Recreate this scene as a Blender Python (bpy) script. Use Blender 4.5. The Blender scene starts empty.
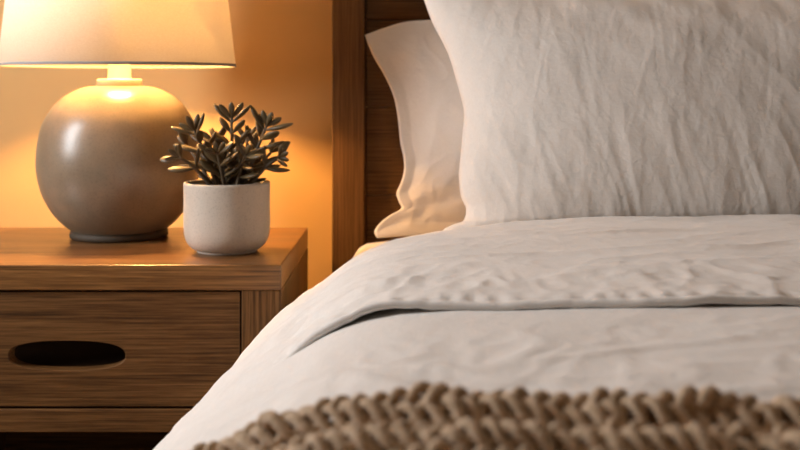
import bpy, bmesh, math, random
import numpy as np
from mathutils import Vector, Matrix, Euler

random.seed(7)
SC = bpy.context.scene
COL = SC.collection
PI = math.pi

# ------------------------------------------------------------------ camera
F = 50.0 / 36.0 * 800.0          # focal length in pixels
VPX, VPY = 408.0, 88.0           # vanishing point of the bed's length
HC = 0.795                       # camera height


def W(px, py, Y):
    """a point at depth Y seen at (px, py)"""
    return Vector(((px - VPX) / F * Y, Y, HC - (py - VPY) / F * Y))


cam_d = bpy.data.cameras.new('camera')
cam = bpy.data.objects.new('camera', cam_d)
COL.objects.link(cam)
cam.location = (0, 0, HC)
cam.rotation_euler = (PI / 2, 0, 0)
cam_d.lens = 50
cam_d.sensor_width = 36
cam_d.shift_x = -(VPX - 400) / 800
cam_d.shift_y = (VPY - 225) / 800
cam_d.clip_start = 0.02
cam_d.dof.use_dof = True
cam_d.dof.focus_distance = 1.26
cam_d.dof.aperture_fstop = 7.6
SC.camera = cam

SC.view_settings.view_transform = 'Standard'
SC.view_settings.look = 'None'
SC.view_settings.gamma = 1
SC.view_settings.exposure = 0
SC.view_settings.use_curve_mapping = False
try:
    SC.cycles.use_denoising = True
    SC.cycles.max_bounces = 10
    SC.cycles.transmission_bounces = 6
    SC.cycles.sample_clamp_indirect = 4
except Exception:
    pass


# ------------------------------------------------------------------ noise
def _hash(ix, iy, seed):
    h = (ix.astype(np.int64) * 374761393 + iy.astype(np.int64) * 668265263 + seed * 974711) & 0xFFFFFFFF
    h = ((h ^ (h >> 13)) * 1274126177) & 0xFFFFFFFF
    h = h ^ (h >> 16)
    return (h & 0xFFFF) / 65535.0 * 2 * PI


def pn(x, y, seed=0):
    """2-D gradient noise, about -0.7 .. 0.7"""
    x = np.asarray(x, float); y = np.asarray(y, float)
    x, y = np.broadcast_arrays(x, y)
    ix = np.floor(x); iy = np.floor(y)
    fx = x - ix; fy = y - iy
    u = fx ** 3 * (fx * (fx * 6 - 15) + 10)
    v = fy ** 3 * (fy * (fy * 6 - 15) + 10)

    def g(dx, dy):
        a = _hash(ix + dx, iy + dy, seed)
        return np.cos(a) * (fx - dx) + np.sin(a) * (fy - dy)
    return (g(0, 0) * (1 - u) + g(1, 0) * u) * (1 - v) + (g(0, 1) * (1 - u) + g(1, 1) * u) * v


def fbm(x, y, seed=0, octv=4, gain=.5):
    r = 0; a = 1
    for k in range(octv):
        r = r + a * pn(x * 2 ** k, y * 2 ** k, seed + 17 * k)
        a *= gain
    return r


def ridge(x, y, seed=0, sharp=2.0, warp=.6):
    """thin raised creases"""
    wx = x + warp * pn(x * .7, y * .7, seed + 5)
    wy = y + warp * pn(x * .7 + 9.3, y * .7, seed + 6)
    n = pn(wx, wy, seed)
    return np.clip(1 - np.abs(n) * 2.6, 0, 1) ** sharp


def sstep(a, b, x):
    t = np.clip((np.asarray(x, float) - a) / (b - a), 0, 1)
    return t * t * (3 - 2 * t)


# ------------------------------------------------------------------ materials
def newmat(name):
    m = bpy.data.materials.new(name)
    m.use_nodes = True
    nt = m.node_tree
    b = nt.nodes['Principled BSDF']
    return m, nt, b


def N(nt, t, **kw):
    n = nt.nodes.new(t)
    for k, v in kw.items():
        if k in n.inputs:
            n.inputs[k].default_value = v
        else:
            setattr(n, k, v)
    return n


def ramp(nt, stops):
    r = nt.nodes.new('ShaderNodeValToRGB')
    e = r.color_ramp.elements
    while len(e) < len(stops):
        e.new(.5)
    for k, (p, c) in enumerate(stops):
        e[k].position = p
        e[k].color = (*c, 1)
    return r


def wood(name, cols, axis='X', rough=.5, bump=.25, seed=0.0, scale=1.0):
    """oak: long fibres and pores along one axis, cathedral bands across"""
    m, nt, b = newmat(name)
    L = nt.links
    tc = N(nt, 'ShaderNodeTexCoord')
    mp = N(nt, 'ShaderNodeMapping')
    mp.inputs['Location'].default_value = (seed, seed * 1.7, seed * .6)
    s = {'X': (1.2, 9, 9), 'Y': (9, 1.2, 9), 'Z': (9, 9, 1.2)}[axis]
    mp.inputs['Scale'].default_value = tuple(q * scale for q in s)
    L.new(tc.outputs['Object'], mp.inputs['Vector'])
    n1 = N(nt, 'ShaderNodeTexNoise', Scale=2.4, Detail=6, Roughness=.62, Distortion=1.1)
    L.new(mp.outputs['Vector'], n1.inputs['Vector'])
    # fibres
    mp2 = N(nt, 'ShaderNodeMapping')
    s2 = {'X': (7, 330, 330), 'Y': (330, 7, 330), 'Z': (330, 330, 7)}[axis]
    mp2.inputs['Scale'].default_value = tuple(q * scale for q in s2)
    L.new(tc.outputs['Object'], mp2.inputs['Vector'])
    n2 = N(nt, 'ShaderNodeTexNoise', Scale=1.0, Detail=4, Roughness=.7)
    L.new(mp2.outputs['Vector'], n2.inputs['Vector'])
    mix = N(nt, 'ShaderNodeMath', operation='MULTIPLY_ADD')
    mix.inputs[1].default_value = .80
    L.new(n2.outputs['Fac'], mix.inputs[0])
    sc = N(nt, 'ShaderNodeMath', operation='MULTIPLY')
    sc.inputs[1].default_value = .40
    L.new(n1.outputs['Fac'], sc.inputs[0])
    L.new(sc.outputs[0], mix.inputs[2])
    r = ramp(nt, [(.44, cols[0]), (.59, cols[1]), (.76, cols[2])])
    L.new(mix.outputs[0], r.inputs['Fac'])
    L.new(r.outputs['Color'], b.inputs['Base Color'])
    b.inputs['Roughness'].default_value = rough
    b.inputs['Specular IOR Level'].default_value = .22
    bp = N(nt, 'ShaderNodeBump', Strength=bump, Distance=.0012)
    L.new(n2.outputs['Fac'], bp.inputs['Height'])
    L.new(bp.outputs['Normal'], b.inputs['Normal'])
    return m


OAK = [(.040, .0165, .0048), (.118, .050, .0145), (.22, .102, .033)]
OAKTOP = OAK
HEAD = [(.052, .025, .009), (.118, .058, .021), (.19, .098, .038)]
M_oakx = wood('oak_lengthwise', OAK, 'X', seed=1.3)
M_oakz = wood('oak_upright', OAK, 'Z', seed=4.1)
M_oaktop_lit = wood('oak_top_lit', [tuple(c * 1.6 for c in q) for q in OAKTOP], 'X', rough=.32, seed=2.2, bump=.12)  # same oak, brightened to paint in the lamp's light on the top
M_oaktop_lit.node_tree.nodes['Principled BSDF'].inputs['Specular IOR Level'].default_value = .6
M_headx = wood('headboard_planks', HEAD, 'X', seed=8.3, rough=.6)
M_headz = wood('headboard_post_wood', [(.085, .040, .0145), (.132, .066, .025), (.19, .10, .04)], 'Z', seed=6.3, rough=.6)


def cloth_mat(name, col, col2, bump=.35, weave=1500, sheen=.25):
    m, nt, b = newmat(name)
    L = nt.links
    tc = N(nt, 'ShaderNodeTexCoord')
    # slub: threads of uneven thickness both ways
    outs = []
    for sc in ((weave, weave * .05, weave * .3), (weave * .05, weave, weave)):
        mp = N(nt, 'ShaderNodeMapping')
        mp.inputs['Scale'].default_value = sc
        L.new(tc.outputs['Object'], mp.inputs['Vector'])
        n = N(nt, 'ShaderNodeTexNoise', Scale=.45, Detail=3, Roughness=.6)
        L.new(mp.outputs['Vector'], n.inputs['Vector'])
        outs.append(n.outputs['Fac'])
    add = N(nt, 'ShaderNodeMath', operation='ADD')
    L.new(outs[0], add.inputs[0]); L.new(outs[1], add.inputs[1])
    n3 = N(nt, 'ShaderNodeTexNoise', Scale=6.0, Detail=4, Roughness=.6)
    L.new(tc.outputs['Object'], n3.inputs['Vector'])
    half = N(nt, 'ShaderNodeMath', operation='MULTIPLY_ADD')
    half.inputs[1].default_value = .3
    L.new(add.outputs[0], half.inputs[0]); 
    s3 = N(nt, 'ShaderNodeMath', operation='MULTIPLY'); s3.inputs[1].default_value = .4
    L.new(n3.outputs['Fac'], s3.inputs[0]); L.new(s3.outputs[0], half.inputs[2])
    r = ramp(nt, [(.35, col2), (.62, col)])
    L.new(half.outputs[0], r.inputs['Fac'])
    L.new(r.outputs['Color'], b.inputs['Base Color'])
    b.inputs['Roughness'].default_value = .9
    b.inputs['Specular IOR Level'].default_value = .12
    b.inputs['Sheen Weight'].default_value = sheen
    b.inputs['Sheen Roughness'].default_value = .5
    # crinkle of washed linen at a scale below the mesh
    n4 = N(nt, 'ShaderNodeTexNoise', Scale=75, Detail=5, Roughness=.55, Distortion=.7)
    L.new(tc.outputs['Object'], n4.inputs['Vector'])
    bp0 = N(nt, 'ShaderNodeBump', Strength=bump, Distance=.004)
    L.new(n4.outputs['Fac'], bp0.inputs['Height'])
    bp = N(nt, 'ShaderNodeBump', Strength=bump * .8, Distance=.0006)
    L.new(add.outputs[0], bp.inputs['Height'])
    L.new(bp0.outputs['Normal'], bp.inputs['Normal'])
    L.new(bp.outputs['Normal'], b.inputs['Normal'])
    return m


M_duvet = cloth_mat('washed_linen_white', (.78, .745, .71), (.72, .68, .64), bump=.2)
M_pillow = cloth_mat('washed_linen_pillow', (.77, .715, .66), (.69, .625, .565), bump=.3)
M_pillow2 = cloth_mat('cotton_sham', (.80, .745, .69), (.73, .67, .61), bump=.22)
M_sheet = cloth_mat('fitted_sheet_cotton', (.76, .71, .65), (.70, .65, .58), bump=.15)


def simple(name, col, rough=.5, metal=0.0, spec=.5):
    m, nt, b = newmat(name)
    b.inputs['Base Color'].default_value = (*col, 1)
    b.inputs['Roughness'].default_value = rough
    b.inputs['Metallic'].default_value = metal
    b.inputs['Specular IOR Level'].default_value = spec
    return m


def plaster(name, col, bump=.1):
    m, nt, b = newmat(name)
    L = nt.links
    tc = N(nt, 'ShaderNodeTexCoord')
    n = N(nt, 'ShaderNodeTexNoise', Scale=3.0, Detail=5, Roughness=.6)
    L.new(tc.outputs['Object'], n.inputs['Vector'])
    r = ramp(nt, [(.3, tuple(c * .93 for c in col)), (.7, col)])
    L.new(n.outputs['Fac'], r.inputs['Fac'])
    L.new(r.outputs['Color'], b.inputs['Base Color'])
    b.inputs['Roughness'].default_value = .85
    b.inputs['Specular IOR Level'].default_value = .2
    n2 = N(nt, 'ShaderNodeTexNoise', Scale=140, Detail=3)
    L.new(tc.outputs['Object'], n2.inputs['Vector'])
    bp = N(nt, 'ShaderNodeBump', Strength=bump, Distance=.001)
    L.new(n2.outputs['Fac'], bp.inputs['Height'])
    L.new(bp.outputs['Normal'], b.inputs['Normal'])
    return m


def ceramic(name, cols, rough, speck=.5, bump=.15, sscale=260):
    m, nt, b = newmat(name)
    L = nt.links
    tc = N(nt, 'ShaderNodeTexCoord')
    n = N(nt, 'ShaderNodeTexNoise', Scale=9, Detail=6, Roughness=.65)
    L.new(tc.outputs['Object'], n.inputs['Vector'])
    r = ramp(nt, [(.35, cols[0]), (.65, cols[1])])
    L.new(n.outputs['Fac'], r.inputs['Fac'])
    n2 = N(nt, 'ShaderNodeTexNoise', Scale=sscale, Detail=2, Roughness=.5)
    L.new(tc.outputs['Object'], n2.inputs['Vector'])
    r2 = ramp(nt, [(.36, (1 - speck,) * 3), (.46, (1, 1, 1))])
    L.new(n2.outputs['Fac'], r2.inputs['Fac'])
    mx = N(nt, 'ShaderNodeMix', data_type='RGBA', blend_type='MULTIPLY')
    mx.inputs[0].default_value = 1
    L.new(r.outputs['Color'], mx.inputs[6]); L.new(r2.outputs['Color'], mx.inputs[7])
    L.new(mx.outputs[2], b.inputs['Base Color'])
    b.inputs['Roughness'].default_value = rough
    bp = N(nt, 'ShaderNodeBump', Strength=bump, Distance=.0008)
    L.new(n2.outputs['Fac'], bp.inputs['Height'])
    L.new(bp.outputs['Normal'], b.inputs['Normal'])
    return m


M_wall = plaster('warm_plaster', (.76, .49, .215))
M_white = plaster('ceiling_paint', (.72, .68, .62))
M_floor = wood('dark_floorboards', [(.03, .017, .009), (.06, .034, .017), (.09, .05, .025)], 'Y', rough=.5, scale=.5)
M_body = ceramic('stoneware_glaze', ((.18, .135, .09), (.25, .19, .13)), .31, speck=.14, bump=.25, sscale=330)
M_collar = simple('cream_collar', (.66, .56, .43), .5)
M_foot = simple('unglazed_foot', (.045, .027, .013), .7)
M_pot = ceramic('matte_stoneware', ((.48, .415, .345), (.555, .48, .40)), .65, speck=.14, bump=.25, sscale=420)
M_soil = simple('potting_soil', (.025, .017, .011), .95, spec=.1)
M_brass = simple('aged_brass', (.5, .36, .17), .35, 1.0)
M_pull_shade = simple('painted_pull_shade', (.02, .010, .004), .8, spec=.1)  # near-black colour paints in the shade inside the oak finger pull


def shade_mat():
    m, nt, b = newmat('linen_lampshade')
    L = nt.links
    for n in list(nt.nodes):
        if n.type == 'BSDF_PRINCIPLED':
            nt.nodes.remove(n)
    out = nt.nodes['Material Output']
    tc = N(nt, 'ShaderNodeTexCoord')
    mp = N(nt, 'ShaderNodeMapping'); mp.inputs['Scale'].default_value = (300, 300, 900)
    L.new(tc.outputs['Object'], mp.inputs['Vector'])
    n = N(nt, 'ShaderNodeTexNoise', Scale=1.0, Detail=3)
    L.new(mp.outputs['Vector'], n.inputs['Vector'])
    r = ramp(nt, [(.3, (.80, .75, .67)), (.7, (.88, .84, .77))])
    L.new(n.outputs['Fac'], r.inputs['Fac'])
    d = N(nt, 'ShaderNodeBsdfDiffuse')
    t = N(nt, 'ShaderNodeBsdfTranslucent')
    L.new(r.outputs['Color'], d.inputs['Color'])
    L.new(r.outputs['Color'], t.inputs['Color'])
    mx = N(nt, 'ShaderNodeMixShader'); mx.inputs[0].default_value = .36
    L.new(d.outputs[0], mx.inputs[1]); L.new(t.outputs[0], mx.inputs[2])
    L.new(mx.outputs[0], out.inputs['Surface'])
    return m


M_shade = shade_mat()
M_rim = simple('grey_shade_trim', (.30, .28, .27), .8)


def leaf_mat():
    m, nt, b = newmat('succulent_leaf')
    L = nt.links
    tc = N(nt, 'ShaderNodeTexCoord')
    n = N(nt, 'ShaderNodeTexNoise', Scale=60, Detail=3)
    L.new(tc.outputs['Object'], n.inputs['Vector'])
    r = ramp(nt, [(.3, (.058, .037, .015)), (.7, (.125, .083, .034))])
    L.new(n.outputs['Fac'], r.inputs['Fac'])
    L.new(r.outputs['Color'], b.inputs['Base Color'])
    b.inputs['Roughness'].default_value = .42
    b.inputs['Specular IOR Level'].default_value = .4
    return m


M_leaf = leaf_mat()
M_stem = simple('succulent_stem', (.10, .068, .036), .7)


def yarn_mat():
    m, nt, b = newmat('chunky_wool')
    L = nt.links
    tc = N(nt, 'ShaderNodeTexCoord')
    n = N(nt, 'ShaderNodeTexNoise', Scale=160, Detail=5, Roughness=.7)
    L.new(tc.outputs['Object'], n.inputs['Vector'])
    r = ramp(nt, [(.3, (.36, .24, .135)), (.7, (.74, .56, .395))])
    L.new(n.outputs['Fac'], r.inputs['Fac'])
    L.new(r.outputs['Color'], b.inputs['Base Color'])
    b.inputs['Roughness'].default_value = .95
    b.inputs['Specular IOR Level'].default_value = .05
    b.inputs['Sheen Weight'].default_value = .3
    bp = N(nt, 'ShaderNodeBump', Strength=.8, Distance=.002)
    L.new(n.outputs['Fac'], bp.inputs['Height'])
    L.new(bp.outputs['Normal'], b.inputs['Normal'])
    return m


M_yarn = yarn_mat()


# ------------------------------------------------------------------ objects
def link(o, parent=None):
    COL.objects.link(o)
    if parent is not None:
        o.parent = parent
    return o


def tag(o, label=None, cat=None, group=None, kind=None):
    for k, v in (('label', label), ('category', cat), ('group', group), ('kind', kind)):
        if v:
            o[k] = v
    return o


def thing(name, label, cat, loc=(0, 0, 0), group=None):
    o = bpy.data.objects.new(name, None)
    o.empty_display_size = .05
    o.location = loc
    link(o)
    return tag(o, label, cat, group)


def mesh(name, verts, faces, mat, parent=None, smooth=True, loc=(0, 0, 0)):
    me = bpy.data.meshes.new(name)
    me.from_pydata([tuple(map(float, v)) for v in verts], [], [tuple(map(int, f)) for f in faces])
    me.update()
    if smooth:
        me.polygons.foreach_set('use_smooth', [True] * len(me.polygons))
    me.materials.append(mat)
    o = bpy.data.objects.new(name, me)
    o.location = loc
    return link(o, parent)


def from_bm(name, bm, mat, parent=None, smooth=False, loc=(0, 0, 0)):
    bmesh.ops.recalc_face_normals(bm, faces=bm.faces)
    me = bpy.data.meshes.new(name)
    bm.to_mesh(me); bm.free()
    if smooth:
        me.polygons.foreach_set('use_smooth', [True] * len(me.polygons))
    me.materials.append(mat)
    o = bpy.data.objects.new(name, me)
    o.location = loc
    return link(o, parent)


def box_bm(x0, x1, y0, y1, z0, z1, bev=.0015, bm=None):
    own = bmesh.new()
    bmesh.ops.create_cube(own, size=1)
    for v in own.verts:
        v.co = Vector(((x0 + x1) / 2 + v.co.x * (x1 - x0), (y0 + y1) / 2 + v.co.y * (y1 - y0), (z0 + z1) / 2 + v.co.z * (z1 - z0)))
    if bev:
        bmesh.ops.bevel(own, geom=own.edges[:], offset=bev, segments=2, profile=.5, affect='EDGES')
    if bm is None:
        return own
    me = bpy.data.meshes.new('tmp'); own.to_mesh(me); own.free()
    bm.from_mesh(me); bpy.data.meshes.remove(me)
    return bm


def lathe(name, prof, mat, parent=None, seg=96, loc=(0, 0, 0), close=False, wob=None):
    n = len(prof)
    vs, fs = [], []
    for k in range(seg):
        a = 2 * PI * k / seg
        for r, z in prof:
            vs.append((r * math.cos(a), r * math.sin(a), z))
    for k in range(seg):
        k2 = (k + 1) % seg
        rng = range(n if close else n - 1)
        for j in rng:
            j2 = (j + 1) % n
            fs.append((k * n + j, k2 * n + j, k2 * n + j2, k * n + j2))
    o = mesh(name, vs, fs, mat, parent, True, loc)
    bm = bmesh.new(); bm.from_mesh(o.data)
    bmesh.ops.remove_doubles(bm, verts=bm.verts, dist=1e-6)
    bmesh.ops.recalc_face_normals(bm, faces=bm.faces)
    bm.to_mesh(o.data); bm.free()
    return o


def crv(pts, n):
    """Catmull-Rom through 2-D or 3-D points, n samples evenly along its length"""
    P = np.array(pts, float)
    P = np.vstack([2 * P[0] - P[1], P, 2 * P[-1] - P[-2]])
    out = []
    for k in range(1, len(P) - 2):
        t = np.linspace(0, 1, 24, endpoint=False)[:, None]
        p0, p1, p2, p3 = P[k - 1], P[k], P[k + 1], P[k + 2]
        out.append(.5 * (2 * p1 + (p2 - p0) * t + (2 * p0 - 5 * p1 + 4 * p2 - p3) * t ** 2 + (3 * p1 - p0 - 3 * p2 + p3) * t ** 3))
    out = np.vstack(out + [P[-2][None]])
    d = np.r_[0, np.cumsum(np.linalg.norm(np.diff(out, axis=0), axis=1))]
    s = np.linspace(0, d[-1], n)
    return np.stack([np.interp(s, d, out[:, j]) for j in range(out.shape[1])], 1)


def grid_faces(nu, nv, off=0, flip=False, wrap_u=False):
    fs = []
    for i in range(nu if wrap_u else nu - 1):
        i2 = (i + 1) % nu
        for j in range(nv - 1):
            a, b, c, d = off + i * nv + j, off + i2 * nv + j, off + i2 * nv + j + 1, off + i * nv + j + 1
            fs.append((a, d, c, b) if flip else (a, b, c, d))
    return fs


def tube(pts, rad, sides=8, vs=None, fs=None, cap=True):
    """append a tube along 3-D points (lists vs, fs)"""
    P = np.array(pts, float)
    n = len(P)
    T = np.gradient(P, axis=0)
    T /= np.linalg.norm(T, axis=1)[:, None] + 1e-12
    ref = np.array([0, 0, 1.0]) if abs(T[0][2]) < .9 else np.array([1.0, 0, 0])
    base = len(vs)
    R = np.broadcast_to(np.asarray(rad, float), (n,))
    u = np.cross(T[0], ref); u /= np.linalg.norm(u)
    for k in range(n):
        u = u - T[k] * np.dot(u, T[k]); u /= np.linalg.norm(u) + 1e-12
        w = np.cross(T[k], u)
        for q in range(sides):
            a = 2 * PI * q / sides
            vs.append(P[k] + R[k] * (math.cos(a) * u + math.sin(a) * w))
    for k in range(n - 1):
        for q in range(sides):
            q2 = (q + 1) % sides
            fs.append((base + k * sides + q, base + k * sides + q2, base + (k + 1) * sides + q2, base + (k + 1) * sides + q))
    if cap:
        fs.append(tuple(base + q for q in range(sides))[::-1])
        fs.append(tuple(base + (n - 1) * sides + q for q in range(sides)))


# ------------------------------------------------------------------ the room
WALL_Y = 2.165
LEFT_X = -1.5


def struct(name, bm, mat, parent=None, smooth=False):
    return tag(from_bm(name, bm, mat, parent, smooth), kind='structure')


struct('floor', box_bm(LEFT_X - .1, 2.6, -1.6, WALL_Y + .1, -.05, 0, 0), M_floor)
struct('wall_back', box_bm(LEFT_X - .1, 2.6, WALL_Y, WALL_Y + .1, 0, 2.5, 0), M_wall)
struct('ceiling', box_bm(LEFT_X - .1, 2.6, -1.6, WALL_Y + .1, 2.5, 2.55, 0), M_white)
bb = box_bm(LEFT_X, 2.6, WALL_Y - .014, WALL_Y, 0, .09, .002)
struct('baseboard_back', bb, M_white)
# left wall with the window opening
wy0, wy1, wz0, wz1 = .86, 1.34, .80, 1.75
bm = bmesh.new()
for a in ((-1.6, wy0, 0, 2.5), (wy1, WALL_Y, 0, 2.5), (wy0, wy1, 0, wz0), (wy0, wy1, wz1, 2.5)):
    box_bm(LEFT_X - .1, LEFT_X, a[0], a[1], a[2], a[3], 0, bm)
struct('wall_left', bm, M_wall)
bm = bmesh.new()
for a in ((wy0, wy0 + .05, wz0, wz1), (wy1 - .05, wy1, wz0, wz1), (wy0 + .05, wy1 - .05, wz0, wz0 + .05), (wy0 + .05, wy1 - .05, wz1 - .05, wz1), ):
    box_bm(LEFT_X - .08, LEFT_X - .02, a[0], a[1], a[2], a[3], .003, bm)
struct('window_1', bm, M_white)

# daylight through the window
ad = bpy.data.lights.new('window_daylight', 'AREA')
ad.shape = 'RECTANGLE'
ad.size = .40; ad.size_y = .87
ad.energy = 37
ad.color = (.96, .98, 1.0)
al = bpy.data.objects.new('window_daylight', ad)
al.location = (LEFT_X - .09, (wy0 + wy1) / 2, (wz0 + wz1) / 2)
al.rotation_euler = (PI / 2, 0, -PI / 2)      # faces +X
al.rotation_euler = Vector((1, 0, 0)).to_track_quat('-Z', 'Y').to_euler()
link(al)

wd = bpy.data.worlds.new('world')
SC.world = wd
wd.use_nodes = True
wd.node_tree.nodes['Background'].inputs[0].default_value = (1.0, .64, .38, 1)
wd.node_tree.nodes['Background'].inputs[1].default_value = .045

# ------------------------------------------------------------------ nightstand
TOPZ = HC - (265 - VPY) / F * 1.54     # height of the top
NS = thing('nightstand', 'oak bedside cabinet with one drawer under the table lamp', 'nightstand', (-.468, 1.75, 0))
nx, ny = -.468, 1.75


def ns(name, x0, x1, y0, y1, z0, z1, mat, parent=NS, bev=.0015):
    o = from_bm(name, box_bm(x0 - nx, x1 - nx, y0 - ny, y1 - ny, z0, z1, bev), mat, parent)
    return o


NX0, NX1, NY0, NY1 = -.760, -.176, 1.54, 1.955
zz = lambda py: HC - (py - VPY) / F * 1.54
z_slab, z_db, z_rb = zz(290.5), zz(409), zz(433)
ns('top', NX0, NX1, NY0, NY1, z_slab, TOPZ, M_oaktop_lit, bev=.0018)
for xa, xb in ((NX0, NX0 + .055), (NX1 - .055, NX1)):
    ns('side_panel', xa, xb, NY0 + .0015, NY1, .0, z_slab, M_oakz)
ns('back_panel', NX0 + .055, NX1 - .055, NY1 - .012, NY1, .0, z_slab, M_oakx)
ns('bottom_rail', NX0 + .055, NX1 - .055, NY0 + .002, NY0 + .022, z_rb, z_db - .001, M_oakx)
ns('case_floor', NX0 + .055, NX1 - .055, NY0 + .022, NY1 - .012, z_rb, z_rb + .016, M_oakx)
ns('lower_shelf', NX0 + .055, NX1 - .055, NY0 + .03, NY1 - .012, .05, .07, M_oakx)
# drawer: a front board with a routed oval finger pull
g = .0028
dx0, dx1, dz0, dz1 = NX0 + .055 + g, NX1 - .055 - g, z_db + g, z_slab - g
dyf = NY0 + .004
pc = W(66, 356.5, 1.54)
pa, pb = .081, .0205
NP = 96
vs, fs = [], []
angs = [2 * PI * k / NP for k in range(NP)]
# make rectangle points include the corners
rect = []
for a in angs:
    c, s = math.cos(a), math.sin(a)
    # oval point
    ox = pc.x + pa * math.copysign(abs(c) ** .82, c); oz = pc.z + pb * math.copysign(abs(s) ** .75, s)
    # ray from the centre through the oval point to the rectangle
    ddx, ddz = ox - pc.x, oz - pc.z
    t = 1e9
    if ddx > 1e-9: t = min(t, (dx1 - pc.x) / ddx)
    if ddx < -1e-9: t = min(t, (dx0 - pc.x) / ddx)
    if ddz > 1e-9: t = min(t, (dz1 - pc.z) / ddz)
    if ddz < -1e-9: t = min(t, (dz0 - pc.z) / ddz)
    rect.append((pc.x + ddx * t, pc.z + ddz * t, ox, oz))
for cx, cz in ((dx0, dz0), (dx0, dz1), (dx1, dz0), (dx1, dz1)):
    k = min(range(NP), key=lambda q: (rect[q][0] - cx) ** 2 + (rect[q][1] - cz) ** 2)
    rect[k] = (cx, cz, rect[k][2], rect[k][3])
rings = []
for (rx, rz, ox, oz) in rect:
    mx_, mz_ = pc.x + (ox - pc.x) * 1.015, pc.z + (oz - pc.z) * 1.04
    rings.append([(rx, dyf + .02, rz), (rx, dyf, rz), (mx_, dyf, mz_), (ox, dyf + .0012, oz), (pc.x + (ox - pc.x) * .98, dyf + .019, pc.z + (oz - pc.z) * .95)])
for rr in rings:
    for v in rr:
        vs.append((v[0] - nx, v[1] - ny, v[2]))
for k in range(NP):
    k2 = (k + 1) % NP
    for j in range(4):
        fs.append((k * 5 + j, k2 * 5 + j, k2 * 5 + j + 1, k * 5 + j + 1))
drawer = mesh('drawer', vs, fs, M_oakx, NS, False)
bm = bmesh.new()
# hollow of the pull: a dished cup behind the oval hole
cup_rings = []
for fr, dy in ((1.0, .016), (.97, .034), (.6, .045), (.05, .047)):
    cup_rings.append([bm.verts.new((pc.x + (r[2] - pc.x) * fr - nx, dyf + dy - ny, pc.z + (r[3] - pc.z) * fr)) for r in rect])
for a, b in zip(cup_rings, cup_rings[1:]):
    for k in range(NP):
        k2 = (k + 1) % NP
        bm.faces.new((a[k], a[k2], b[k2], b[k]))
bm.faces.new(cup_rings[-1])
from_bm('finger_pull', bm, M_pull_shade, drawer, True)
ns('drawer_box', dx0 + .01, dx1 - .01, NY0 + .06, NY1 - .03, dz0 + .008, dz1 - .015, M_oakx, drawer)

# ------------------------------------------------------------------ table lamp
LY = 1.833
lx = (119.5 - VPX) / F * LY
ppm = F / LY
LAMP = thing('table_lamp', 'lit table lamp with round stoneware base and white drum shade', 'lamp', (lx, LY, TOPZ))


def lz(py):                       # height above the nightstand top of a silhouette pixel on the lamp
    return HC - (py - VPY) / F * LY - TOPZ


outl = [(19, 85.5), (34, 87.3), (49, 93), (60, 101), (68.5, 111), (76, 125), (80, 142), (81.6, 158), (81, 172), (77.5, 188), (72.5, 200),
        (65, 212), (57, 221), (50, 227), (46, 230)]
body_pts = crv([(r * (.978 if r > 40 else 1) / ppm, lz(y)) for r, y in outl], 90)
prof = [(0.0005, body_pts[0][1] + .0005)] + [tuple(p) for p in body_pts] + [(.0005, body_pts[-1][1] - .001)]
lathe('lamp_base', prof, M_body, LAMP, 128)
zf = body_pts[-1][1]
lathe('foot_ring', [(.0005, .0005), (.0755, .0), (.0785, .002), (.0792, .006), (.0775, zf + .001), (.0005, zf + .001)], M_foot, LAMP, 96)
zc = body_pts[0][1]
rim_z = lz(66.6)
lathe('collar', [(.0005, zc - .002), (.035, zc - .002), (.0365, zc + .001), (.0365, zc + .008), (.035, zc + .0105), (.020, zc + .0115), (.0185, zc + .013),
                 (.0185, rim_z + .004), (.017, rim_z + .006), (.0005, rim_z + .006)], M_collar, LAMP, 64)
lathe('bulb_socket', [(.0005, rim_z + .004), (.016, rim_z + .004), (.016, rim_z + .088), (.0005, rim_z + .088)], M_brass, LAMP, 48)
# shade
sr0 = 115.0 / ppm
sh = .26
sr1 = sr0 - sh * (7.6 / 67.0)
th = .0012
lathe('lamp_shade', [(sr0, rim_z), (sr1, rim_z + sh), (sr1 - th, rim_z + sh), (sr0 - th, rim_z)], M_shade, LAMP, 128, close=True)
shade = LAMP.children[-1]
for z, r in ((rim_z, sr0), (rim_z + sh - .004, sr1)):
    lathe('shade_trim', [(r + .0006, z - .0002), (r + .0004, z + .0042), (r - .0016, z + .0042), (r - .0016, z - .0002)], M_rim, shade, 128, close=True)
# spider that carries the shade
vs, fs = [], []
for k in range(3):
    a = 2 * PI * k / 3 + .4
    tube([(.012 * math.cos(a), .012 * math.sin(a), rim_z + .19), (sr1 * math.cos(a) * 1.0, sr1 * math.sin(a) * 1.0, rim_z + sh - .02)], .0015, 8, vs, fs)
for s in (-1, 1):
    tube(crv([(s * .012, 0, rim_z + .03), (s * .05, 0, rim_z + .09), (s * .045, 0, rim_z + .15), (0, 0, rim_z + .19)], 24), .0015, 8, vs, fs)
mesh('shade_harp', vs, fs, M_brass, LAMP)
# bulb (frosted glass) with the lamp's light in it
bz = rim_z + .122
m, nt, b = newmat('frosted_bulb')
b.inputs['Base Color'].default_value = (1, .9, .75, 1)
b.inputs['Emission Color'].default_value = (1.0, .51, .155, 1)
b.inputs['Emission Strength'].default_value = 0
M_bulb = m
BULB = lathe('light_bulb', [(.0005, bz + .030), (.010, bz + .0285), (.020, bz + .022), (.0275, bz + .011), (.030, bz), (.0275, bz - .012), (.019, bz - .026), (.0135, bz - .038), (.0005, bz - .038)], M_bulb, LAMP, 48)
LAMP_W = 760.0
area = .0125
b.inputs['Emission Strength'].default_value = LAMP_W

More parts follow.
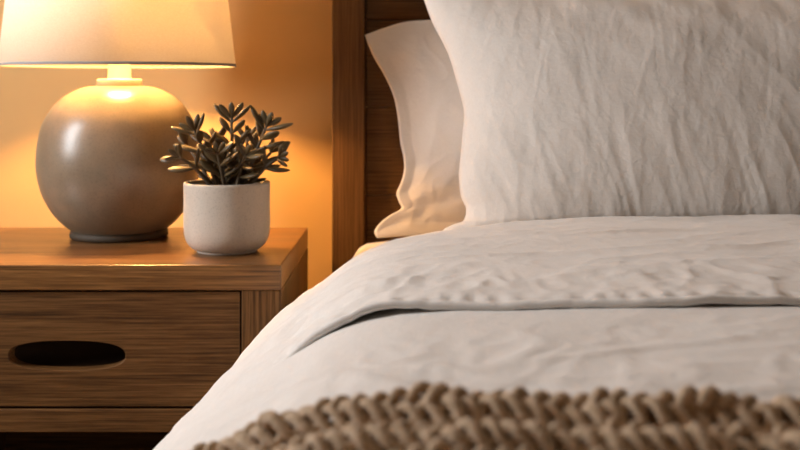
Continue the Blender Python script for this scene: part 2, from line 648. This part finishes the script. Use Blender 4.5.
# ------------------------------------------------------------------ potted succulent
PY = 1.668
px_ = (227 - VPX) / F * PY
PLANT = thing('potted_succulent', 'small branching succulent in a pale stoneware pot beside the lamp', 'potted plant', (px_, PY, TOPZ))
R = 42.6 / F * PY
H = .1045
pp = crv([(.044, .0042), (.050, .0055), (.0575, .0125), (.0622, .023), (.0642, .04), (R, .075), (R + .0003, H - .002)], 60)
prof = [(.0005, .0005), (.040, .0), (.0445, .0008), (.0448, .003)] + [tuple(p) for p in pp] + \
       [(R - .0006, H), (R - .0035, H + .0002), (R - .0048, H - .002), (R - .005, H - .02), (.0005, H - .02)]
lathe('plant_pot', prof, M_pot, PLANT, 112)
vs, fs = [], []
nu, nv = 48, 14
for i in range(nu):
    a = 2 * PI * i / nu
    for j in range(nv):
        r = (R - .0048) * j / (nv - 1)
        z = H - .010 + .003 * float(fbm(r * 90 * math.cos(a), r * 90 * math.sin(a), 3))
        vs.append((r * math.cos(a), r * math.sin(a), z))
mesh('soil', vs, grid_faces(nu, nv, wrap_u=True), M_soil, PLANT)


def leaf(vs, fs, base, d, nrm, L, wd, tk):
    """fleshy spoon-shaped leaf, from base along d, its face towards nrm"""
    d = d.normalized(); side = d.cross(nrm).normalized(); n = side.cross(d).normalized()
    prof = [(0, .16), (.10, .30), (.25, .58), (.42, .86), (.58, 1.0), (.72, .97), (.84, .78), (.93, .5), (.98, .24), (1.0, .03)]
    off = len(vs); ns_ = 10
    for t, w in prof:
        c = base + d * (L * t) + n * (L * .10 * (t * t - t * .3))
        for q in range(ns_):
            a = 2 * PI * q / ns_
            vs.append(c + side * (math.cos(a) * wd / 2 * w) + n * (math.sin(a) * tk / 2 * (w * .75 + .25 * (1 - t))))
    fs.extend((off + k * ns_ + q, off + k * ns_ + (q + 1) % ns_, off + (k + 1) * ns_ + (q + 1) % ns_, off + (k + 1) * ns_ + q)
              for k in range(len(prof) - 1) for q in range(ns_))
    fs.append(tuple(off + (len(prof) - 1) * ns_ + q for q in range(ns_)))


rng = random.Random(11)
o0 = Vector((px_, PY, TOPZ))
# stems: pixel path (base, middle, tip), depth shift at the tip, leaf pairs, leaf length, first leaf fraction
stems = [
    ([(231, 186), (232, 150), (231.5, 117)], -.004, 5, .029, .26),
    ([(217, 186), (206, 155), (194, 130)], -.010, 5, .029, .28),
    ([(243, 186), (256, 152), (267, 125)], -.008, 5, .030, .28),
    ([(210, 184), (194, 167), (179, 157)], -.022, 2, .025, .55),
    ([(250, 184), (266, 167), (280, 157)], -.018, 2, .024, .55),
    ([(222, 186), (217, 160), (214, 141)], .030, 3, .026, .30),
    ([(238, 186), (246, 160), (247, 138)], .032, 3, .026, .30),
    ([(225, 187), (221, 168), (217, 152)], -.036, 3, .025, .30),
    ([(237, 187), (241, 168), (246, 154)], -.036, 3, .025, .30),
    ([(212, 186), (196, 158), (186, 146)], .022, 2, .024, .45),
    ([(247, 186), (262, 163), (273, 150)], .026, 2, .022, .45),
    ([(229, 187), (230, 165), (231, 150)], .048, 3, .024, .3),
    ([(227, 187), (226, 172), (224, 162)], -.015, 3, .024, .2),
    ([(234, 187), (236, 172), (239, 161)], -.010, 3, .024, .2),
    ([(220, 187), (214, 173), (206, 162)], .010, 3, .024, .2),
    ([(241, 187), (248, 174), (255, 164)], .012, 3, .023, .2),
    ([(231, 187), (232, 170), (230, 158)], .022, 3, .026, .2),
]
for si, (path, dep, pairs, L, f0) in enumerate(stems):
    P3 = []
    for k, (x, y) in enumerate(path):
        t = k / 2
        yy = PY + dep * t + (dep * .35)
        P3.append(W(x, y, yy) - o0)
    C_ = crv([tuple(p) for p in P3], 26)
    vs, fs = [], []
    tube(C_, np.linspace(.0036, .0020, 26), 8, vs, fs)
    st = mesh('stem', vs, fs, M_stem, PLANT)
    vs, fs = [], []
    tip = Vector(C_[-1]); T = (Vector(C_[-1]) - Vector(C_[-5])).normalized()
    front = Vector((0, -1, 0)); sd = T.cross(front).normalized(); fr = sd.cross(T).normalized()
    for q in range(pairs):
        f = f0 + (.93 - f0) * q / max(1, pairs - 1) if pairs > 1 else .8
        k = int(f * 25)
        c = Vector(C_[k]); t = (Vector(C_[min(25, k + 2)]) - Vector(C_[max(0, k - 2)])).normalized()
        s2 = t.cross(front).normalized(); f2 = s2.cross(t).normalized()
        # decussate pairs, biased to the picture plane as the leaves splay to the light
        tw = (0.25 if q % 2 == 0 else .95) + rng.uniform(-.25, .25)
        for sg in (-1, 1):
            ax = s2 * math.cos(tw) * sg + f2 * math.sin(tw) * sg
            up = rng.uniform(.55, .95)
            d = (ax + t * up).normalized()
            ll = 1.48 * L * rng.uniform(.88, 1.12) * (1.05 - .18 * q / max(1, pairs))
            leaf(vs, fs, c, d, (t - ax * .8), ll, ll * rng.uniform(.33, .40), ll * .2)
    # tip cluster
    for j, an in enumerate((.95, -.95, 0.05)):
        ax = sd * math.sin(an) + fr * rng.uniform(-.25, .35)
        d = (T + ax * .9).normalized()
        leaf(vs, fs, tip - T * .003, d, fr, L * rng.uniform(.85, 1.05), L * .31, L * .21)
    mesh('leaves', vs, fs, M_leaf, st)

# ------------------------------------------------------------------ bed
BX0, BX1 = -.1348, 1.52
BED = thing('bed', 'dark oak bed frame with a plank headboard', 'bed', (.69, 1.0, 0))
bx, by = .69, 1.0


def bed(name, x0, x1, y0, y1, z0, z1, mat, bev=.003):
    return from_bm(name, box_bm(x0 - bx, x1 - bx, y0 - by, y1 - by, z0, z1, bev), mat, BED)


bed('headboard_post', BX0, -.0762, 1.968, 2.038, 0, 1.15, M_headz)
bed('headboard_post', BX1 - .0586, BX1, 1.968, 2.038, 0, 1.15, M_headz)
# plank panel: boards with grooves, one part
bm = bmesh.new()
Ypan = 1.985
seams = [HC - (y - VPY) / F * Ypan for y in (371, 283, 195, 107, 20, -68, -156)]
for a, b in zip(seams, seams[1:]):
    box_bm(-.0755 - bx, BX1 - .059 - bx, Ypan - by, Ypan + .024 - by, a + .0001, min(b - .0001, 1.14), .003, bm)
from_bm('headboard_panel', bm, M_headx, BED)
bed('side_rail', -.095, -.070, -.02, 1.967, .20, .304, M_headx)
bed('side_rail', 1.455, 1.480, -.02, 1.967, .20, .304, M_headx)
bed('foot_rail', -.07, 1.455, -.02, .005, .20, .304, M_headx)
for x in (-.095, 1.42):
    bed('bed_leg', x, x + .06, -.02, .04, 0, .2, M_headz)
bm = bmesh.new()
for k in range(12):
    y = .08 + k * .16
    box_bm(-.07 - bx, 1.455 - bx, y - by, y + .07 - by, .285, .305, .002, bm)
from_bm('slat_base', bm, M_headx, BED)

# mattress under a fitted sheet
bm = box_bm(-.112, 1.49, .01, 1.962, .306, HC - .241, .068)
me_m = from_bm('mattress', bm, M_sheet, None, True)
mod = me_m.modifiers.new('s', 'SUBSURF'); mod.levels = 2; mod.render_levels = 2
tag(me_m, 'mattress in a cream fitted sheet, its corner bare beside the headboard post', 'mattress')

# ------------------------------------------------------------------ duvet
left = [(.394, -.171), (.27, -.172), (.15, -.174), (.085, -.176), (.027, -.1795), (-.023, -.187), (-.065, -.203), (-.100, -.228), (-.148, -.264),
        (-.194, -.302), (-.229, -.337), (-.255, -.385), (-.267, -.43), (-.271, -.56)]
cx = .69
right = [(2 * cx - x, v) for x, v in left][::-1]
mid = [(.9, -.172), (.69, -.168), (.5, -.169)]
prof_all = right + mid + left
DENSE = crv(prof_all, 4000)
dS = np.r_[0, np.cumsum(np.linalg.norm(np.diff(DENSE, axis=0), axis=1))]
dT = np.gradient(DENSE, axis=0); dT /= np.linalg.norm(dT, axis=1)[:, None]
dN = np.stack([dT[:, 1], -dT[:, 0]], 1)
dN *= np.where(True, 1, 1)
if dN[2000, 1] < 0:
    dN = -dN
S_TOT = dS[-1]
# s measured leftwards from X = 0.394
S0 = np.interp(-.394, -DENSE[:, 0], dS)


def surf(s, Y, off):
    """world points on the bed's draped cross-section: s along it (0 at X=.394, growing to the left), Y along the bed, off outwards"""
    q = s + S0
    X = np.interp(q, dS, DENSE[:, 0]); V = np.interp(q, dS, DENSE[:, 1])
    nX = np.interp(q, dS, dN[:, 0]); nV = np.interp(q, dS, dN[:, 1])
    X = X + nX * off; V = V + nV * off
    V = V - (.009 + .017 * (1 - sstep(-.06, .30, X))) * sstep(1.25, 1.55, Y)
    # pressed in by the nightstand
    k, mlim = .016, -.166
    Xc = mlim + k * np.logaddexp(0, (X - mlim) / k)
    w = np.clip((Y - .98) / .55, 0, 1) ** 1.35
    X = X * (1 - w) + Xc * w
    return np.stack([X, Y + 0 * X, HC + V], -1)


s_min, s_max = -S0 + .001, S_TOT - S0 - .001
# uneven sampling: fine in view
s_list = np.concatenate([np.linspace(s_min, -.25, 130, endpoint=False), np.linspace(-.25, s_max, 400)])


def common(s, Y):
    return .005 * fbm(s * 4.5, Y * 4.5, 21, 2)


def duvet_disp(s, Y):
    return common(s, Y) + cover_fine(s, Y) * (1 - .8 * np.exp(-((Y - .90) / .07) ** 2))


def cover_fine(s, Y):
    d = .0022 * fbm(s * 9, Y * 9, 23, 3)
    d = d + .0022 * (ridge(s * 9 + Y * 3, Y * 14, 31, 2.0) - .3)
    d = d + .0012 * (ridge(s * 24, Y * 20 + s * 6, 33, 2.0) - .3)
    # long soft folds where it hangs over the side
    side = sstep(.45, .62, s)
    d = d + side * .004 * pn(s * 7 + Y * 4, Y * 3.2, 41)
    d = d + side * .0012 * (ridge(s * 10 + Y * 9, Y * 4, 43, 1.6) - .3)
    return d


Yl = np.linspace(-.02, 1.5, 340)
Sg, Yg = np.meshgrid(s_list, Yl, indexing='ij')
off = -.0185 + .0120 * sstep(.39, .63, Sg) + duvet_disp(Sg, Yg) + .002 * sstep(.86, .72, Yg)
pts = surf(Sg, Yg, off).reshape(-1, 3)
DUV = thing('duvet', 'white linen duvet folded back below the pillows', 'duvet', (.69, .8, HC - .2))
dloc = np.array([.69, .8, HC - .2])
mesh('duvet_cover', pts - dloc, grid_faces(len(s_list), len(Yl)), M_duvet, DUV)
# underside so that the duvet has thickness
sol = DUV.children[-1].modifiers.new('thick', 'SOLIDIFY'); sol.thickness = .012; sol.offset = -1


# the turned-back part: over the top, round its stitched front edge and under
def hem_y(s):
    return .915 + np.clip(.14 * (s - .255), -.012, .022) + .005 * pn(s * 3.0, 0 * s, 51) + .003 * pn(s * 11, 0 * s + 3, 52)


def hem_lift(s):
    return .006 * np.clip(pn(s * 4.2 + 1.7, 0 * s, 55) * 2.2, -.2, 1) + .0025 * np.clip(pn(s * 13, 0 * s, 57) * 2, -.3, 1)


n_top = 230
f_top = np.linspace(0, 1, n_top) ** .9
cols = []
nS = len(s_list)
S1 = s_list[:, None]
hy = hem_y(s_list)[:, None]; hl = hem_lift(s_list)[:, None] 
Yback = 1.607 - .02 * sstep(.30, .5, S1)
Yt = Yback + (hy - Yback) * f_top[None, :]
dist = Yt - hy                                     # distance behind the front edge
D = common(S1, Yt) + .0015 * fbm(S1 * 9, Yt * 9, 61, 3)
D = D + .0030 * (ridge(S1 * 5, Yt * 13 + S1 * 1.5, 63, 2.0) - .3) * sstep(.08, .3, dist)
near = np.exp(-((dist - .09) / .10) ** 2)
D = D + near * .0035 * fbm(S1 * 17, Yt * 9, 65, 3)
D = D + near * .0022 * (ridge(S1 * 22 + 2 * Yt, Yt * 9, 67, 1.4) - .35)
# puckers along the stitching of the hem
puck = np.sin(2 * PI * (S1 / .0215 + .9 * pn(S1 * 9, 0 * S1, 69)))
D = D + .0013 * puck * np.exp(-((dist - .016) / .013) ** 2) * (.5 + .8 * np.abs(pn(S1 * 8, 0 * S1, 70)))
D = D - .0022 * np.exp(-((dist - .009) / .0035) ** 2)     # stitched groove
D = D + .0007 * (ridge(S1 * 30, Yt * 26, 71, 1.5) - .3)
D = D + hl * np.exp(-dist / .04)
# drag folds that run down over the shoulder
sh2 = sstep(.30, .42, S1) * np.exp(-((dist - .10) / .09) ** 2)
D = D + sh2 * (.0040 * pn(S1 * 6 + Yt * 3, Yt * 26, 121) + .0030 * (ridge(S1 * 5, Yt * 16 + S1 * 3, 123, 1.5) - .3))
# the side hang
side = sstep(.45, .62, S1)
D = D + side * .003 * pn(S1 * 8 + Yt * 5, Yt * 3.5, 73) + side * .0014 * (ridge(S1 * 12 + Yt * 10, Yt * 5, 75, 1.6) - .3)
# far end rolls down towards the mattress
D = D - .03 * np.exp(-((Yback - Yt) / .022) ** 2)
top = surf(S1 + 0 * Yt, Yt, D)
# round edge
rr = .0036
und = []
cen_off = D[:, -1:] - rr
for k in range(1, 9):
    a = PI * k / 8
    und.append((hy - rr * math.sin(a), cen_off + rr * math.cos(a)))
for k in range(1, 8):
    yy = hy + .012 * k
    w = min(1, k / 3)
    oo = cen_off - rr
    und.append((yy, oo * (1 - .0 * w) - .0006 * k))
U = np.concatenate([surf(S1, y, o)[:, :, :] for y, o in und], axis=1)
allp = np.concatenate([top, U], axis=1)
mesh('folded_edge', allp.reshape(-1, 3) - dloc, grid_faces(nS, allp.shape[1]), M_duvet, DUV)


# ------------------------------------------------------------------ pillows
def pillow(name, label, left_px, top_px, right_px, bot_px, Yb, lean, Tf, Tb, mat, group, flange=0.0, nu=300, nv=230, disp=None, pinch=.55):
    """outline traced on the pillow's own tilted mid-plane, filled on both sides of it"""
    vb = -.238
    c, s = math.cos(lean), math.sin(lean)

    def to_plane(pts):
        o = []
        for x, y in pts:
            k = (y - VPY) / F
            b = (-k * Yb - vb) / (c + k * s)
            o.append(((x - VPX) / F * (Yb + b * s), b))
        return o
    Lc = crv(to_plane(left_px), nv)     # bottom to top
    Rc = crv(to_plane(right_px), nv)
    Tc = crv(to_plane(top_px), nu)      # left to right
    Bc = crv(to_plane(bot_px), nu)
    u = np.linspace(0, 1, nu)[:, None]; v = np.linspace(0, 1, nv)[None, :]
    # cluster samples towards the rim
    P = np.zeros((nu, nv, 2))
    for j in range(2):
        P[:, :, j] = ((1 - u) * Lc[None, :, j] + u * Rc[None, :, j] + (1 - v) * Bc[:, None, j] + v * Tc[:, None, j]
                      - ((1 - u) * (1 - v) * Bc[0, j] + u * (1 - v) * Bc[-1, j] + (1 - u) * v * Tc[0, j] + u * v * Tc[-1, j]))
    wid = np.linalg.norm(Bc[-1] - Bc[0]); hei = np.linalg.norm(Lc[-1] - Lc[0])
    fu, fv = flange / wid, flange / hei
    uu = np.clip((u - fu) / (1 - 2 * fu), 0, 1); vv = np.clip((v - fv) / (1 - 2 * fv), 0, 1)
    e = (1 - np.abs(2 * uu - 1) ** 2.6) * (1 - np.abs(2 * vv - 1) ** 2.4)
    h = np.clip(e, 0, 1) ** pinch
    A, B = P[:, :, 0], P[:, :, 1]
    edge = np.minimum(np.minimum(u, 1 - u) * wid, np.minimum(v, 1 - v) * hei)
    rim = sstep(0, .004, edge) * .002
    env = sstep(0, .03, edge)
    Df = disp(A, B, edge, u, v) * env if disp is not None else 0
    hf = Tf * h + rim + Df
    hb = -(Tb * h) - rim
    lz_ = HC + vb
    org = np.array([0.35, Yb, lz_])

    def world(hh):
        return np.stack([A, Yb + B * s - hh * c, lz_ + B * c + hh * s], -1)
    Pf, Pb = world(hf), world(hb)
    V_ = np.concatenate([Pf.reshape(-1, 3), Pb.reshape(-1, 3)]) - org
    fs = grid_faces(nu, nv) + grid_faces(nu, nv, nu * nv, True)
    o = mesh(name, V_, fs, mat, None, True, tuple(org))
    bm = bmesh.new(); bm.from_mesh(o.data)
    bmesh.ops.remove_doubles(bm, verts=bm.verts, dist=2e-5)
    bmesh.ops.recalc_face_normals(bm, faces=bm.faces)
    bm.to_mesh(o.data); bm.free()
    return tag(o, label, 'pillow', group)


def disp_front(A, B, edge, u, v):
    d = .007 * fbm(A * 4.2, B * 3.2, 81, 3)
    # vertical crumples, strongest low down and in the middle
    low = sstep(.26, .05, B)
    d = d + (.0005 + .0024 * low) * fbm(A * 20 + B * 6, B * 8, 83, 2, .5) + .0018 * fbm(A * 10 + B * 3, B * 9, 88, 2)
    d = d + (.0004 + .0010 * low) * (ridge(A * 15 + B * 3.5, B * 3.2, 84, 1.6, .9) - .35)
    d = d + (.0003 + .0008 * low) * (ridge(A * 30 + B * 9, B * 6, 85, 1.6, .9) - .35)
    d = d + .0005 * (ridge(A * 36 - B * 5, B * 6, 86, 1.6, 1.1) - .35)
    d = d + .0004 * fbm(A * 55, B * 18, 87, 3, .6)
    # a few broad diagonal drag lines
    d = d + .0014 * (ridge(A * 3.2 + B * 3.5, B * 1.6 - A * 1.2, 89, 3.0, .9) - .2)
    # puckers from the left seam
    es = np.exp(-u * .65 / .05)
    d = d + .0030 * es * pn(B * 22, A * 5, 91)
    # slack folds under the top seam on the right
    tp = np.exp(-((1 - v) * .42 / .055)) * sstep(.18, .35, u)
    d = d + tp * .020 * pn(A * 13 + B * 9, B * 16 - A * 5, 93)
    return d


def disp_back(A, B, edge, u, v):
    d = .006 * fbm(A * 5, B * 5, 101, 3)
    d = d + .0035 * (ridge(A * 6 + B * 4, B * 5 - A * 4, 103, 1.6) - .3) * .6
    d = d + .0012 * (ridge(A * 22, B * 16, 105, 2.0) - .3)
    # sagging folds low on the left
    lo = sstep(.16, .03, B) * sstep(.35, .05, u)
    d = d + lo * .010 * pn(A * 9 + B * 12, B * 26 - A * 12, 107)
    return d


pillow('pillow', 'big white linen pillow in front of the cream one', 
       [(443, 246), (442, 232), (450, 226), (463, 221), (466, 209), (461, 196), (459, 175), (460.5, 156), (462.5, 133), (464, 112), (458.5, 88), (450, 59), (443, 43), (433, 24), (424, 0), (417, -24)],
       [(417, -24), (500, -12), (600, -5), (690, -1), (780, -3), (880, -10), (975, -26)],
       [(955, 246), (948, 200), (942, 150), (944, 90), (955, 30), (975, -26)],
       [(443, 246), (560, 249), (700, 249), (830, 249), (955, 246)],
       1.655, math.radians(19), .088, .035, M_pillow, 'pillows against the headboard', disp=disp_front)
pillow('pillow', 'cream pillow with a flat flange edge standing against the headboard',
       [(377, 238), (374.5, 231), (381, 222), (391, 214.5), (401, 208.5), (398.5, 201), (396.5, 193), (401, 182), (404, 170), (403.5, 158), (400.5, 144), (399, 130), (397, 113), (393, 95), (384, 75), (372.5, 55), (364.5, 35)],
       [(364.5, 35), (384, 28), (402, 22.5), (425, 20), (500, 17), (600, 17), (690, 24), (760, 36)],
       [(735, 238), (728, 190), (724, 140), (735, 80), (760, 36)],
       [(377, 238), (420, 236), (520, 237), (640, 237), (735, 238)],
       1.86, math.radians(11), .045, .03, M_pillow2, 'pillows against the headboard', flange=.022, disp=disp_back, nu=260, nv=240, pinch=1.0)

# ------------------------------------------------------------------ chunky knitted throw
sX = lambda X: float(np.interp(-X, -DENSE[:, 0], dS)) - S0
edge_pts = [(.75, .485), (.4, .51), (.19, .536), (.10, .555), (0, .582), (-.04, .602), (-.10, .65), (-.135, .675), (-.2, .70), (-.25, .72)]
es_s = np.array([sX(x) for x, y in edge_pts]); es_y = np.array([y for x, y in edge_pts])


def edge_y(s):
    e = np.interp(s, es_s, es_y)
    return e


ks = np.linspace(es_s[0], es_s[-1], 400)
ky = np.interp(ks, es_s, es_y)
ker = np.hanning(41); ker /= ker.sum()
ky = np.convolve(np.pad(ky, 20, mode='edge'), ker, 'valid')


def edge_y(s):
    return np.interp(s, ks, ky)


def rib(d):
    """height of the throw's surface at distance d in from its edge: soft ripples"""
    return .0060 + .0145 * np.cos(2 * PI * (d - .010) / .056)


rowp = .0088
smin_t, smax_t = sX(.55), sX(-.235)
vs, fs = [], []
nrow = 36
for r in range(nrow):
    d0 = .008 + r * rowp
    hand = 1 if r % 2 else -1                  # rows of two-ply wool twisted alternately, like rows of knit
    pitch = .0195
    ss = np.arange(smin_t, smax_t, .0015)
    big = 1.18 if r == 0 else 1.0
    for ply in range(2):
        ph = 2 * PI * ss / pitch * hand + PI * ply + r * 1.9 + 1.6 * pn(ss * 18, 0 * ss + r * 3.3, 115)
        amp = .0031 * big * (1 + .5 * pn(ss * 40, 0 * ss + r * 2.1 + ply, 116))
        dd = d0 + amp * 1.15 * np.cos(ph) + .0035 * pn(ss * 30, 0 * ss + r * 1.9, 113)
        off = rib(dd) + amp * np.sin(ph) + 0.0075 * pn(ss * 30, 0 * ss + r * 3.1, 111) + .0045 * pn(ss * 75, 0 * ss + r * 7.7 + ply, 112)
        P = surf(ss, edge_y(ss) - dd, off)
        rad = .0030 * big * (1 + .7 * pn(ss * 55, 0 * ss + r * 5.3 + ply * 9.1, 114))
        tube(P, rad, 8, vs, fs)
TH = thing('throw_blanket', 'chunky knitted beige wool throw across the foot of the duvet', 'blanket', (.15, .4, HC - .17))
tloc = np.array([.15, .4, HC - .17])
tag(mesh('knit_yarn', np.array(vs) - tloc, fs, M_yarn, TH), )
# hidden sheet added under the knit so its gaps stay dark
sb = np.linspace(smin_t + .006, smax_t - .006, 150)[:, None]; db = np.linspace(.010, nrow * rowp - .004, 80)[None, :]
Pt = surf(sb + 0 * db, edge_y(sb) - db, rib(db) - .0055)
mesh('gap_darkening_sheet', Pt.reshape(-1, 3) - tloc, grid_faces(150, 80), M_yarn, TH)
